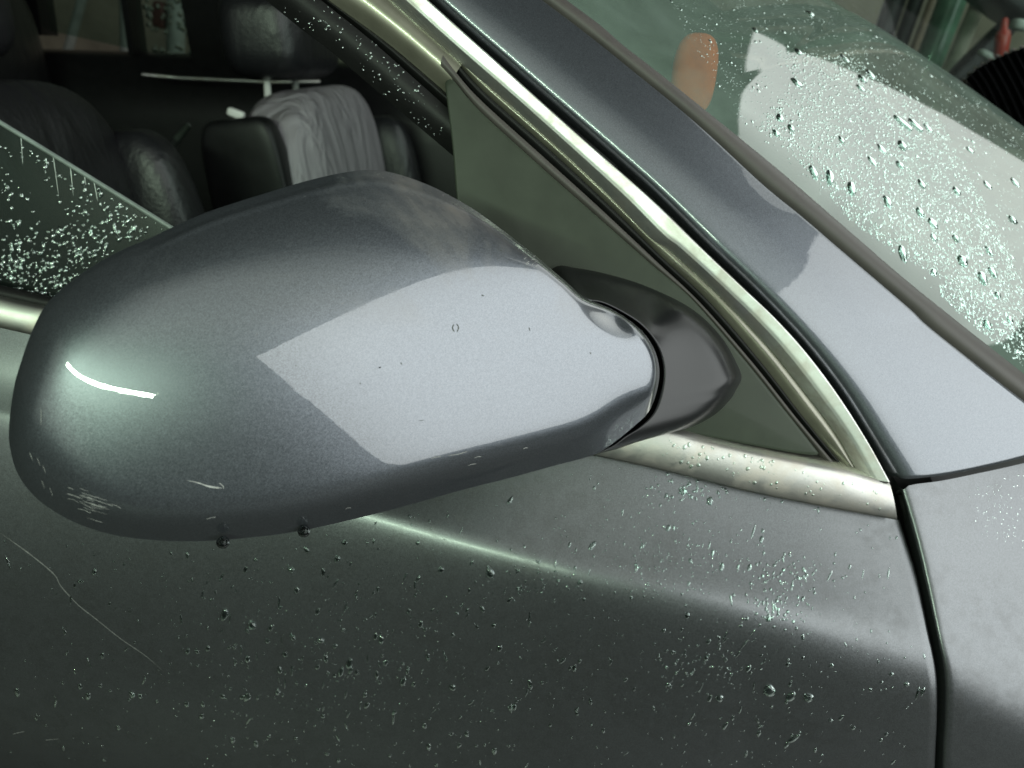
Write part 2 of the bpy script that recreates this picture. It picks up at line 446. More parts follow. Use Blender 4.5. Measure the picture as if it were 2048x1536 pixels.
# trim the front edge to the shut line
EDGE = [(1795, 1040), (1811, 1092), (1830, 1155), (1853, 1268), (1869, 1352), (1870, 1444), (1866, 1536), (1850, 1990)]
def snap_edge(P, edge_px, last=True):
    """slide the end columns so the panel edge follows the shut line"""
    e = smooth(edge_px, 400); idx = -1 if last else 0
    for i in range(P.shape[0]):
        v = Vector(P[i, idx]); px, py = proj(v)
        k = np.argmin(abs(e[:, 1] - py)); dx = e[k, 0] - px
        n = P.shape[1]
        for j in range(n):
            f = (j / (n - 1)) if last else 1 - j / (n - 1)
            f = f ** 6
            q = Vector(P[i, j]); x2, y2 = proj(q)
            P[i, j] = onY(q.y)(x2 + dx * f, y2)
    return P
rows = snap_edge(rows, EDGE)
def with_return(P, last, depth=.018, rad=.0015):
    """fold the panel edge inboard into the shut gap"""
    col = P[:, -1] if last else P[:, 0]; sg = 1 if last else -1
    c1 = col + np.array([sg * rad * .7, rad * .3, 0]); c2 = col + np.array([sg * rad, rad, 0]); c3 = col + np.array([sg * rad, depth, 0])
    add = np.stack([c1, c2, c3], 1)
    return np.concatenate([P, add], 1) if last else np.concatenate([add[:, ::-1], P], 1)
rowsd = with_return(rows, True)
door = part(loft('front_door', [[Vector(p) for p in r] for r in rowsd], M['door'], None, 'door'))
FEDGE = [(1808, 979), (1834, 1065), (1857, 1155), (1881, 1268), (1897, 1356), (1897, 1444), (1892, 1536), (1880, 1990)]
FTOP = [(1808, 979), (1822, 970), (1880, 962), (1945, 949), (2048, 926), (2200, 884), (2420, 815), (2900, 660)]
FCRE = [(1896, 1362), (1960, 1382), (2048, 1410), (2200, 1452), (2420, 1510), (2900, 1640)]
FBOT = [(1880, 1990), (1960, 2004), (2048, 2020), (2200, 2045), (2420, 2080), (2900, 2160)]
def ftop(px, py):
    s = min(1.15, max(0.0, (px - 1808) / 600))
    return onY(0.004 + .10 * s ** 1.2)(px, py)
rowsf = section_rows(FTOP, FCRE, FBOT, 0, YC, YB, 90, ftop)
rowsf = snap_edge(rowsf, FEDGE, False)
rowsf2 = with_return(rowsf, False)
fender = part(loft('front_fender', [[Vector(p) for p in r] for r in rowsf2], M['door'], None, 'fender'))
# body behind the shut lines, near-black for the shade in the gaps
sh = [(1770, 930), (1800, 1000), (1850, 1150), (1885, 1350), (1880, 1990)]
part(loft('door_jamb', [[onY(.014)(x - 120, y) for x, y in smooth(sh, 40)], [onY(.034)(x + 75, y - 10) for x, y in smooth(sh, 40)]], M['dark']))
gw = [onY(.006)(x, y) for x, y in smooth([(1800, 985), (1826, 1065), (1848, 1155), (1870, 1268), (1884, 1352), (1884, 1444), (1880, 1990)], 60)]
V, F = tube(gw, .0022, 8); part(mesh_obj('jamb_seal', V, F, M['rubber']))
# --- belt trim ---------------------------------------------------------------
T_UP = [(-420, 497), (-150, 560), (0, 595), (91, 615), (600, 722), (1200, 836), (1337, 862), (1407, 881), (1531, 909), (1676, 938), (1720, 950), (1779, 966)]
A = curve(T_UP, onY(.001), 160); B = curve(TRIM_LO, onY(-.004), 160)
rws = [[p + Vector((0, .012, 0)) for p in A]]
for s in np.linspace(0, 1, 14):
    rws.append([a.lerp(b, s) + Vector((0, -1, 0)) * (.0022 * math.sin(math.pi * s) ** .6) for a, b in zip(A, B)])
rws.append([p + Vector((0, .008, -.001)) for p in B])
part(loft('belt_trim', rws, M['belt'], None, 'belt'), door)
# --- window frame strips, from the opening outwards ----------------------------
K_IN = [(330, -165), (480, -42), (600, 56), (665, 106), (791, 214), (897, 304), (960, 358), (1040, 430), (1120, 500)]
K_MID = [(430, -175), (560, -65), (700, 46), (760, 96), (830, 158), (893, 214), (960, 275), (1060, 370), (1160, 470)]
K_OUT = [(470, -180), (600, -50), (655, 0), (774, 87), (892, 187), (960, 245), (1060, 335), (1180, 455)]
G_L = [(560, -215), (670, -100), (781, 0), (894, 102), (1020, 210), (1140, 318), (1225, 398), (1300, 475), (1341, 503), (1432, 586), (1531, 688), (1614, 791), (1676, 874), (1720, 953)]
F_IN = [(470, -180), (600, -50), (657, 0), (776, 87), (893, 186)]
C_R = [(610, -245), (730, -118), (856, 0), (1003, 132), (1160, 273), (1300, 396), (1407, 500), (1490, 579), (1552, 638), (1614, 707), (1676, 790), (1734, 881), (1780, 964)]
n = 140
def strip(name, a, b, fa, fb, mat, bump=.0, parent=door, ns=9, key=None, pw=1.0):
    A = curve(a, fa, n); B = curve(b, fb, n)
    return part(loft(name, lerp_rows(A, B, np.linspace(0, 1, ns), lambda s: bump * max(0, math.sin(math.pi * s)) ** pw), mat, None, key), parent)
strip('window_channel', K_IN, K_MID, onG(-.020), onG(-.012), M['rubber'], .004, key='chan')
strip('channel_lip', K_MID, K_OUT, onG(-.016), onG(-.012), M['rubber'], .003)
FR_R = [(570, -215), (676, -100), (783, 0), (880, 86), (925, 128)]
A = curve(F_IN, onG(-.012), n); B = curve(FR_R, onG(-.007), n)
strip('frame_strip', F_IN, FR_R, onG(-.012), onG(-.007), M['frame'], .003)
# reveal behind the strips, near-black for its shade
part(loft('frame_backing', [curve(K_IN[:6] + [(1100, 480), (1400, 740), (1640, 990)], onG(-.024), n), curve(C_R, onG(-.010), n)], M['dark']), door)
# --- bright trim along the pillar -----------------------------------------------
A = curve(G_L, onG(-.006), n); B = curve(C_R, onG(.001), n)
def prof(s):                                                # two flat facets with a soft ridge between, rounded edges
    f = min(s / .36, 1.0, (1 - s) / .64 * .75 + .25)
    return .0034 * (f - .10 * math.exp(-((s - .36) / .10) ** 2)) * min(1, (s / .05 + .05)) * min(1, ((1 - s) / .05 + .05))
rws = [[p - GN * .008 for p in A]] + lerp_rows(A, B, np.linspace(0, 1, 34), prof) + [[p - GN * .006 + _x0 * .0006 for p in B]]
part(loft('window_trim', rws, M['trim'], None, 'trim'), door)
# --- sail panel -----------------------------------------------------------------
SAIL = [(890, 172), (892, 160), (899, 156), (908, 161), (959, 220), (1078, 329), (1181, 420), (1300, 525), (1386, 599), (1490, 719), (1573, 823), (1634, 900), (1638, 908), (1628, 911), (1573, 904), (1407, 873), (1330, 862), (1200, 838), (1000, 800), (940, 700), (922, 520), (912, 390), (903, 280)]
def build_sail():
    pl = onG(-.005); ol = smooth(SAIL, 300, True); c = np.array((1120.0, 640.0)); rows = []
    for sc, dd in ((1.0, -.010), (1.0, -.0022), (.9985, -.0008), (.994, 0), (.97, .0001), (.85, .0004), (.6, .0012), (.3, .0016), (.02, .0018)):
        rows.append([pl(*(c + (p - c) * sc)) + GN * dd for p in ol])
    part(loft('sail_panel', rows, M['plastic'], None, 'sail', True), door)
build_sail()
# rubber strips between sail panel and bright trim
S_R = [(886, 110), (908, 140), (959, 198), (1078, 306), (1195, 412), (1310, 520), (1400, 605), (1505, 725), (1590, 832), (1662, 918), (1690, 950)]
S_L = [(880, 140), (905, 164), (957, 226), (1076, 335), (1179, 426), (1298, 531), (1384, 605), (1487, 724), (1570, 828), (1636, 908), (1660, 935)]
S_M = [(892, 103), (918, 130), (975, 190), (1100, 300), (1218, 410), (1325, 515), (1420, 605), (1520, 722), (1603, 830), (1672, 915), (1706, 951)]
S_O = [(897, 100), (925, 124), (1022, 208), (1142, 316), (1227, 396), (1302, 472), (1345, 503), (1434, 584), (1533, 686), (1616, 789), (1678, 872), (1722, 953)]
strip('sail_gasket', S_L, S_R, onG(-.0085), onG(-.006), M['seal'], .0018)
strip('window_seal', S_R, S_M, onG(-.010), onG(-.0075), M['rubber'], .002)
strip('trim_edge', S_M, S_O, onG(-.0085), onG(-.007), M['frame'], .0015)
# --- windscreen pillar ------------------------------------------------------------
P_L = [(632, -252), (750, -125), (872, 0), (1016, 127), (1172, 262), (1306, 380), (1420, 492), (1505, 573), (1570, 640), (1630, 708), (1692, 790), (1748, 880), (1793, 955)]
P_R = [(740, -260), (900, -128), (1075, 0), (1168, 70), (1248, 134), (1389, 250), (1521, 371), (1600, 436), (1678, 503), (1810, 616), (1862, 664), (2048, 812), (2110, 858), (2150, 886)]
W_E = [(790, -268), (950, -138), (1133, 0), (1200, 50), (1248, 92), (1300, 132), (1420, 228), (1560, 342), (1717, 478), (1834, 578), (2048, 748), (2160, 836), (2225, 888)]
P_B = [(1793, 952), (1806, 957), (1824, 957), (1880, 951), (1945, 939), (2048, 914), (2200, 868), (2330, 830)]
def pill_far(px, py):
    return onG(-.012)(px, py)
n2 = 200
A = curve(P_L, onG(-.001), n2); B = curve(P_R, pill_far, n2)
rws = [[p - GN * .010 - _x0 * .001 for p in A], [p - GN * .002 - _x0 * .0006 for p in A]]
def pb(s):
    return .0035 * (1 - math.exp(-s * 26)) + .003 * math.sin(math.pi * s) ** 1.0 * (1 - .25 * s)
ss = np.concatenate([np.linspace(0, .2, 20), np.linspace(.2, 1, 34)[1:]])
rws += lerp_rows(A, B, ss, pb)
rws.append([p - GN * .006 + Vector((.002, .003, 0)) for p in B])
pbl = smooth(P_B, 600)
for row in rws:
    px, py = proj(row[-1]); dy = np.interp(px, pbl[:, 0], pbl[:, 1]) - py
    for j in range(n2):
        f = (j / (n2 - 1)) ** 9; p = row[j]; qx, qy = proj(p)
        row[j] = CAM + ray(qx, qy + dy * f) * (p - CAM).length
for row in rws:                                             # fold the lower edge in
    p = row[-1]; row += [p + Vector((.0004, .0012, -.0008)), p + Vector((.0004, .004, -.0010)), p + Vector((0, .014, 0))]
part(loft('seam_backing', [[onG(-.012)(x, y - 45) for x, y in smooth(P_B, 60)], [ftop(x, y + 30) + Vector((0, .02, 0)) for x, y in smooth(P_B, 60)]], M['dark']))  # added sheet, near-black for the shade inside the seam
pillar = loft('windscreen_pillar', rws, M['pillar'], None, 'pillar')
# cut the pillar along the seam above the fender
part(pillar)
# --- windscreen seal and glass ------------------------------------------------------
A = curve(P_R, onG(-.014), n2); B = curve(W_E, onG(-.020), n2)
rws = lerp_rows(A, B, np.linspace(0, 1, 10), lambda s: .0065 * max(0, math.sin(math.pi * min(1, s * 1.05 + .02))) ** .7)
W_F = [(1150, -330), (1400, -170), (1662, 0), (1712, 28), (1760, 56), (1840, 107), (1924, 164), (1985, 208), (2048, 254), (2200, 366), (2420, 540)]
A = curve(W_E, onG(-.021), n2); Fp = smooth(W_F, n2); Ap = smooth(W_E, n2)
wr = []
for s in np.concatenate([np.linspace(0, .9, 50), np.linspace(.9, 1, 16)[1:]]):
    row = []
    for a, (ax, ay), (fx, fy) in zip(A, Ap, Fp):
        t0 = (a - CAM).length
        q = 1 - math.sqrt(max(0, 1 - s * s))
        row.append(CAM + ray(ax + (fx - ax) * s, ay + (fy - ay) * s) * (t0 + .10 * s + .34 * q))
    wr.append(row)
last = wr[-1]
for k in range(1, 8):
    wr.append([p + (ray(*proj(p)) * .09 * k) + Vector((-.0, 0, -.006 * k * k)) for p in last])
screen = part(loft('windscreen', wr, M['wind'], None, 'screen'))
part(loft('windscreen_seal', rws, M['seal'], None, 'seal'), screen)
# ------------------------------------------------------------------ interior
gl = [(-420, 20), (-200, 126), (0, 245), (180, 355), (346, 458), (520, 570), (760, 730)]
A = curve(gl, onG(-.018), 60); B = [Vector((p.x, .004, .90)) for p in A]
sideg = part(loft('window_glass', lerp_rows(A, B, np.linspace(0, 1, 20)), M['side'], None, 'side'), door)
V, F = tube(A, .0013, 8); part(mesh_obj('glass_edge', V, F, mat_simple('ground_edge', (.16, .19, .175), .4)), door)
gs = [onY(.006)(x, y) for x, y in ((-300, 512), (0, 585), (300, 650), (700, 730), (1100, 810))]
V, F = tube(gs, .004, 8); part(mesh_obj('belt_seal', V, F, M['rubber']), door)
# inner door and cabin
def box(name, c, size, mat, rot=None, parent=None, e=.12):
    V, F = sellip(c, size, rot, e, e, 40, 24); return part(mesh_obj(name, V, F, mat), parent)
TOP = onY(1.10)(585, 168)                 # top of the far seat back; the near seat lines up with it
HEAD = onY(1.10)(533, 62)
def seat(yc, far_lit, dx):
    lm = M['leather2'] if far_lit else M['leather']  # leather2 is paler: light on the far seat put into its colour
    rot = Matrix.Rotation(R(-17), 3, 'Y')
    c = Vector((TOP.x + dx, yc, TOP.z)) + rot @ Vector((0, 0, -.32))
    V, F = sellip(c, (.15, .50, .64), rot, .45, .5)
    b = part(mesh_obj('front_seat', V, F, lm))
    for s in (-1, 1):
        if far_lit and s < 0:
            V, F = sellip(c + rot @ Vector((-.035, -.25, .0)), (.13, .05, .58), rot, .3, .3); part(mesh_obj('side_panel', V, F, M['blackp']), b); continue
        V, F = sellip(c + rot @ Vector((.045, s * .225, -.04)), (.17, .09, .58), rot, .5, .6); part(mesh_obj('bolster', V, F, M['leather']), b)
    h = Vector((HEAD.x + dx, yc, HEAD.z))
    V, F = sellip(h, (.15, .27, .15), Matrix.Rotation(R(-12), 3, 'Y'), .5, .5); part(mesh_obj('headrest', V, F, M['leather']), b)
    for s in (-1, 1):
        V, F = tube([h + Vector((.02, s * .07, -.20)), h + Vector((.0, s * .07, -.05))], .006); part(mesh_obj('headrest_post', V, F, M['pale']), b)  # chrome posts coloured pale to stand for their bright highlight
    V, F = sellip(Vector((TOP.x + .30, yc, .55)), (.52, .50, .16), Matrix.Rotation(R(-6), 3, 'Y'), .4, .4); part(mesh_obj('seat_cushion', V, F, lm), b)
    return b
seat(.42, False, -.13); seat(1.10, True, .03)
# ------------------------------------------------------------------ floor
V = [(-6, -6, 0), (6, -6, 0), (6, 6, 0), (-6, 6, 0)]
tag(mesh_obj('floor', V, [(0, 1, 2, 3)], M['floor'], None, False), kind='structure')
#REST
# ------------------------------------------------------------------ cabin shell and far side
belt = [onY(1.50)(x, y) for x, y in ((-500, 60), (0, 106), (450, 120), (700, 138), (1000, 170), (1300, 215))]
V = []
for p in belt: V += [p + Vector((0, .06, -.62)), p + Vector((0, .06, 0)), p + Vector((0, .01, .012)), p + Vector((0, -.04, 0)), p + Vector((0, -.07, -.14)), p + Vector((0, -.05, -.62))]
F = [(i * 6 + k, i * 6 + k + 1, i * 6 + 6 + k + 1, i * 6 + 6 + k) for i in range(len(belt) - 1) for k in range(5)]
fard = part(mesh_obj('far_door', V, F, M['blackp']))
zt = belt[2].z
def far_post(px0, px1, lean):
    a, b = onY(1.47)(px0, 112), onY(1.47)(px1, 116); hgt = .55
    V = []
    for z, l in ((zt - .03, 0), (zt + hgt, lean)):
        for dy in (-.02, .04):
            for p in (a, b): V.append((p.x + l, 1.47 + dy - .30 * (z - zt), z))
    F = [(0, 1, 5, 4), (2, 6, 7, 3), (0, 4, 6, 2), (1, 3, 7, 5), (4, 5, 7, 6), (0, 2, 3, 1)]
    part(mesh_obj('window_post', V, F, M['blackp'], None, False), fard)
far_post(262, 274, .01); far_post(392, 470, -.05); far_post(-320, 92, .05); far_post(940, 1010, -.30)
V = []; nx = 30
for i in range(nx):
    x = -1.7 + 2.6 * i / (nx - 1)
    for z in (zt - .02, zt + .25, zt + .52): V.append((x, 1.485 - .30 * (z - zt), z))
F = [(i * 3 + k, i * 3 + 3 + k, i * 3 + 4 + k, i * 3 + 1 + k) for i in range(nx - 1) for k in range(2)]
fg = part(mesh_obj('window_glass', V, F, M['far']), fard); BV['far'] = BVHTree.FromPolygons(V, F)
V, F = tube([onY(1.38)(x, y) for x, y in ((285, 149), (360, 156), (450, 160), (540, 164), (640, 163))], .0035, 8)
part(mesh_obj('door_strip', V, F, M['trim']), fard)
V, F = sellip((-.85, .80, 1.50), (1.9, 1.10, .05), None, .3, .3); part(mesh_obj('roof', V, F, M['pillar']))
V, F = sellip((-1.72, .85, .95), (.10, 1.5, 1.1), None, .2, .2); part(mesh_obj('rear_bulkhead', V, F, M['blackp']))
V, F = sellip((-1.35, .82, .72), (.50, 1.25, .62), Matrix.Rotation(R(-14), 3, 'Y'), .3, .3); part(mesh_obj('rear_seat', V, F, M['leather']))
V, F = sellip((-.55, .78, .30), (2.3, 1.5, .10), None, .2, .2); part(mesh_obj('cabin_floor', V, F, M['blackp']))
V, F = sellip((.42, .80, .80), (.66, 1.32, .28), Matrix.Rotation(R(6), 3, 'Y'), .4, .25); part(mesh_obj('dashboard', V, F, M['blackp']))
V, F = sellip((-.45, .76, .62), (.70, .16, .34), None, .35, .3); part(mesh_obj('centre_console', V, F, M['blackp']))
V, F = sellip((-.62, .10, .60), (1.5, .09, .62), None, .2, .2); part(mesh_obj('door_lining', V, F, M['blackp']), door)
# seat release, belt strap
lt = onY(.86)(472, 227)
V, F = sellip(lt, (.026, .012, .012), Matrix.Rotation(R(8), 3, 'Y'), .4, .4); part(mesh_obj('seat_release', V, F, M['pale']))  # pale colour stands for the white reflection on the handle
a, b = onY(.70)(378, 250), onY(.70)(240, 396)
V, F = tube([a + Vector((0, 0, .0)), a.lerp(b, .35) + Vector((0, 0, -.004)), a.lerp(b, .7) + Vector((0, 0, -.004)), b], [.004, .007, .008, .008], 8)
part(mesh_obj('seat_belt', V, F, mat_simple('webbing', (.040, .048, .042), .45)))
# ------------------------------------------------------------------ garage behind
def bgtube(name, label, cat, px, py, wpx, y, z0, z1, mat, lean=0.0):
    p = onY(y)(px, py); r = wpx * (p - CAM).length / FPX / 2
    pts = [(p.x - lean * (p.z - z), y, z) for z in np.linspace(z0, z1, 6)]
    V, F = tube(pts, r, 16); o = mesh_obj(name, V, F, mat); return tag(o, label, cat)
V = []; F = []
nb = 26
for i in range(nb + 1):
    for k in range(9): V.append((-5 + 10 * i / nb, 3.4 + .01 * math.sin(i * 7.1 + k * 3.7), 3.2 * k / 8))
F = grid_faces(nb + 1, 9)
tag(mesh_obj('garage_wall', V, F, M['wall'], None, True), 'rough brown garage wall behind the car beyond the windscreen', 'wall')
mt_green = mat_simple('green_paint', (.10, .20, .13), .35, coat=.3, var=.35, scale=20)
mt_cream = mat_simple('cream_paint', (.52, .47, .38), .5, var=.25, scale=25)
mt_grey = mat_simple('grey_post', (.42, .44, .40), .5, var=.25, scale=25)
mt_red = mat_simple('red_plastic', (.40, .035, .02), .3, var=.15)
mt_dull = mat_simple('dull_red', (.11, .03, .025), .5)
mt_brown = mat_simple('brown_paint', (.24, .17, .12), .6, var=.3, scale=20)
bgtube('black_pipe', 'thick black pipe nearest the windscreen edge in front of the brown wall', 'pipe', 1782, 25, 34, 2.5, 0, 3, M['blackp'], -.03)
bgtube('black_pipe', 'slimmer black pipe close beside the green pipe', 'pipe', 1818, 40, 24, 2.55, 0, 3, M['blackp'], -.02)
bgtube('brown_pipe', 'thin brown pipe between the black pipes and the green pipe', 'pipe', 1848, 50, 16, 2.7, 0, 3, mt_brown)
bgtube('green_pipe', 'fat green painted pipe beside the cream pole', 'pipe', 1882, 60, 44, 2.5, 0, 3, mt_green, -.02)
bgtube('cream_pole', 'slim cream pole right of the green pipe', 'pole', 1926, 80, 24, 2.35, 0, 3, mt_cream, .02)
bgtube('grey_pole', 'pale grey leaning pole seen through the far side window, left of the other', 'pole', 252, 60, 20, 2.6, 0, 3, mt_grey)
bgtube('grey_pole', 'pale grey pole behind the wet far window beside the headrest', 'pole', 352, 60, 30, 2.6, 0, 3, mt_grey)
bgtube('grey_pole', 'thin slanting grey prop at far left behind the cabin', 'pole', 150, 50, 15, 2.7, 0, 3, mt_grey, .32)
p = onY(2.6)(320, 30)
V, F = sellip(p, (.045, .045, .09), None, .4, .4); tag(mesh_obj('red_canister', V, F, mt_dull), 'dull red canister behind the wet far window', 'canister')
# machine with red bottle
mroot = onY(2.2)(1985, 120)
mach = empty('workshop_machine', (mroot.x, mroot.y, 0)); tag(mach, 'dark workshop machine with grey knobs behind the windscreen at the right', 'machine')
def bgpart(name, px, py, y, size, mat, e=.4, rot=None, parent=None):
    V, F = sellip(onY(y)(px, py), size, rot, e, e, 28, 20); return shift(mesh_obj(name, V, F, mat), parent or mach)
bgpart('body', 2010, 200, 2.25, (.24, .25, .26), M['blackp'])
bgpart('hood', 2000, 0, 2.2, (.20, .2, .07), M['blackp'], .5, Matrix.Rotation(R(20), 3, 'Y'))
bgpart('arm', 1962, 105, 2.2, (.05, .06, .24), M['blackp'], .5, Matrix.Rotation(R(28), 3, 'Y'))
bgpart('knob', 2040, 50, 2.1, (.05, .05, .03), mt_grey, .7)
bgpart('knob', 1975, 112, 2.1, (.06, .04, .02), mt_grey, .7, Matrix.Rotation(R(15), 3, 'Y'))
p0, p1 = onY(2.0)(2000, 120), onY(2.0)(2010, 35)
ax = (p1 - p0); pts = [p0 + ax * s for s in (0, .03, .1, .55, .68, .72, .88, .95, 1.0)]
V, F = tube(pts, [.004, .011, .017, .019, .016, .009, .009, .008, .003], 18)
tag(mesh_obj('red_bottle', V, F, mt_red), 'small red bottle hanging on the dark machine', 'bottle')
# pleated black rubber bellows behind the far edge of the windscreen
NP = 15; V = []; F = []
tips = smooth([(1915, 172), (1930, 150), (1952, 130), (1985, 112), (2020, 98), (2060, 84), (2140, 62)], NP * 2 + 1)
ends = smooth([(1935, 190), (1985, 225), (2040, 262), (2100, 300), (2160, 330), (2240, 350), (2330, 352)], NP * 2 + 1)
for i in range(NP * 2 + 1):
    dy = .016 if i % 2 else -.012
    tx, ty = tips[i]; ex, ey = ends[i]
    if i % 2: tx += 5; ty += 7
    for s in np.linspace(0, 1, 8):
        V.append(onY(.98 + dy * (1 - .3 * s) + .05 * s * s)(tx + (ex - tx) * s, ty + (ey - ty) * s - 10 * math.sin(math.pi * s)))
bel = mesh_obj('rubber_bellows', V, grid_faces(NP * 2 + 1, 8), mat_simple('black_gloss', (.010, .010, .011), .18, coat=.5), None, False)
md = bel.modifiers.new('t', 'SOLIDIFY'); md.thickness = .002
tag(bel, 'glossy black pleated bellows fanned out behind the far edge of the windscreen', 'bellows')
# orange patch placed behind the windscreen glass
_h = BV['screen'].ray_cast(CAM, ray(1388, 150))
oc = _h[0] + ray(1388, 150) * .055
V, F = sellip(oc, (.026, .016, .046), Matrix.Rotation(R(-8), 3, 'Y'), .7, .7)
tag(mesh_obj('orange_patch', V, F, mat_simple('orange', (.95, .13, .0), .7)), 'blurred orange patch seen behind the windscreen near its seal', 'tag')
# ------------------------------------------------------------------ water
def unit_drop(seg, rings):
    V = []; F = []
    for i in range(rings):
        a = (math.pi / 2) * i / rings; rr = math.cos(a) ** .8; z = math.sin(a)
        for j in range(seg):
            t = 2 * math.pi * j / seg; V.append((rr * math.cos(t), rr * math.sin(t), z))
    V.append((0, 0, 1)); F = grid_faces(rings, seg, True)
    k = (rings - 1) * seg
    F += [(k + j, k + (j + 1) % seg, len(V) - 1) for j in range(seg)]
    return np.array(V), F
def hit(key, px, py):
    d = ray(px, py); h = BV[key].ray_cast(CAM, d)
    if h[0] is None: return None
    nn = h[1] if h[1].dot(d) < 0 else -h[1]
    return h[0], nn, h[3]
def drop_xf(key, px, py, r, el, flat):
    h = hit(key, px, py)
    if h is None: return None
    P, nn, dist = h
    g = Vector((0, 0, -1)); g = g - nn * g.dot(nn)
    if g.length < .05: g = CR - nn * CR.dot(nn)
    g.normalize(); g = Matrix.Rotation(random.gauss(0, .25), 3, nn) @ g
    s = nn.cross(g); rw = r * dist / FPX
    return P - nn * (.04 * rw), s * rw, g * rw * el, nn * rw * flat
def drops(name, key, spec, label, seg=10, rings=3, flat=.5, mat=None):
    """spec: (px, py, radius px, elongation); one joined mesh of beads nobody could count"""
    U, UF = unit_drop(seg, rings); VV = []; FF = []; k = 0
    for px, py, r, el in spec:
        x = drop_xf(key, px, py, r, el, flat * random.uniform(.7, 1.2))
        if x is None: continue
        P, a, b, c = (np.array(q) for q in x)
        jit = 1 + .09 * rng.standard_normal(seg); u = U.copy()
        for i in range(rings): u[i * seg:(i + 1) * seg, :2] *= jit[:, None]
        VV.append(P + u[:, :1] * a + u[:, 1:2] * b + u[:, 2:] * c)
        FF += [tuple(i + k for i in f) for f in UF]; k += len(U)
    if not VV: return None
    o = mesh_obj(name, np.vstack(VV).tolist(), FF, mat or M['water' if key == 'screen' else 'clear'])
    return tag(o, label, 'water beads', None, 'stuff')
BIGU, BIGF = unit_drop(18, 6)
def bead(key, px, py, r, el, label, group, flat=.62, name='water_bead'):
    x = drop_xf(key, px, py, r, el, flat)
    if x is None: return
    P, a, b, c = x; V = []
    ph = random.random() * 6
    for u in BIGU:
        t = math.atan2(u[1], u[0]); q = 1 + .10 * math.sin(2 * t + ph) + .07 * math.sin(3 * t + 2 * ph)
        sl = u[1] * (1 + .25 * u[2])                 # belly sags downhill
        V.append(a * (u[0] * q) + b * (sl * q + .12 * u[2]) + c * u[2])
    o = mesh_obj(name, V, BIGF, M['water' if key == 'screen' else 'clear']); o.location = P
    return tag(o, label, 'water bead', group)
def inside(poly, x, y):
    c = False
    for (x1, y1), (x2, y2) in zip(poly, poly[1:] + poly[:1]):
        if (y1 > y) != (y2 > y) and x < (x2 - x1) * (y - y1) / (y2 - y1) + x1: c = not c
    return c
def rnd(poly, n, r0, r1, e0=1.0, e1=1.4, pw=2.0, ok=None):
    xs = [p[0] for p in poly]; ys = [p[1] for p in poly]; out = []; tries = 0
    while len(out) < n and tries < n * 30:
        tries += 1
        x, y = random.uniform(min(xs), max(xs)), random.uniform(min(ys), max(ys))
        if inside(poly, x, y) and (ok is None or random.random() < ok(x, y)):
            out.append((x, y, r0 + (r1 - r0) * random.random() ** pw, random.uniform(e0, e1)))
    return out
def clump(cx, cy, sx, sy, n, r0, r1):
    return [(random.gauss(cx, sx), random.gauss(cy, sy), random.uniform(r0, r1), random.uniform(.8, 1.6)) for _ in range(n)]
# door: big beads one by one, then the fine ones
DB = [(449, 1229, 7, 1.7), (504, 1250, 8, 1.1), (535, 1282, 5, 1.2), (469, 1295, 4, 1.3), (762, 1280, 6, 1.6), (699, 1327, 6, 1.9), (682, 1344, 5, 2.1), (570, 1309, 5, 1.3),
        (559, 1340, 5, 1.8), (494, 1395, 7, 1.6), (445, 1393, 5, 1.2), (555, 1385, 5, 1.4), (373, 1409, 5, 1.4), (176, 1393, 5, 1.8), (160, 1373, 4, 1.8), (281, 1393, 4, 1.5), (264, 1389, 5, 1.6),
        (635, 1334, 4, 1.6), (586, 1276, 5, 1.1), (641, 1280, 8, .9), (613, 1100, 5, 1.5), (594, 1180, 5, 1.6), (674, 1118, 6, 1.3), (689, 1086, 6, 1.0), (582, 1139, 7, .8), (375, 1303, 4, 1.8),
        (980, 1146, 8, 1.3), (1539, 1381, 10, 1.2), (1582, 1393, 7, 1.6), (1617, 1395, 8, 1.1), (1588, 1477, 5, 2.4), (1439, 1397, 7, 1.2), (1366, 983, 6, 1.1), (1420, 1002, 6, 1.3),
        (882, 1140, 6, 1.2), (806, 1364, 6, 1.9), (905, 1375, 6, 1.4), (999, 1297, 6, 1.3), (1028, 1415, 5, 1.6), (1160, 1165, 5, 1.2)]
NAMED = {0: 'oval dark water bead below the mirror, uppermost of the big beads at left', 1: 'ragged water bead just right of the oval bead below the mirror', 5: 'tall leaning water bead, right one of a close pair low on the door',
         6: 'tall leaning water bead, left one of a close pair low on the door', 26: 'large water bead sitting on the bright door crease', 27: 'angular bright water bead, leftmost of three in a row near the shut line',
         28: 'drop shaped water bead, middle one of three in a row near the shut line', 29: 'round water bead, rightmost of three in a row near the shut line', 30: 'long narrow water bead under the row of three near the shut line'}
for i, (x, y, r, el) in enumerate(DB):
    if i in NAMED: bead('door', x, y, r, el, NAMED[i], 'large water beads on the door')
drops('water_drops', 'door', [q for i, q in enumerate(DB) if i not in NAMED], 'middle sized water beads scattered over the dark lower door skin', 14, 4, .6)
dp = [(0, 1070), (420, 1100), (860, 1020), (1240, 920), (1790, 1050), (1860, 1340), (1860, 1536), (0, 1536)]
dens = lambda x, y: .12 + .9 * math.exp(-((x - 720) / 330) ** 2 - ((y - 1330) / 170) ** 2) + .35 * math.exp(-((x - 1480) / 220) ** 2 - ((y - 1400) / 150) ** 2) + .3 * math.exp(-((x - 1350) / 200) ** 2 - ((y - 1060) / 90) ** 2)
spec = rnd(dp, 420, 1.6, 4.8, .8, 2.6, 2.0, dens) + rnd(dp, 90, 1.2, 2.4, 3.0, 7.0, 1.0, dens) + rnd(dp, 1100, .9, 2.0, .8, 1.5, 1.0, dens)
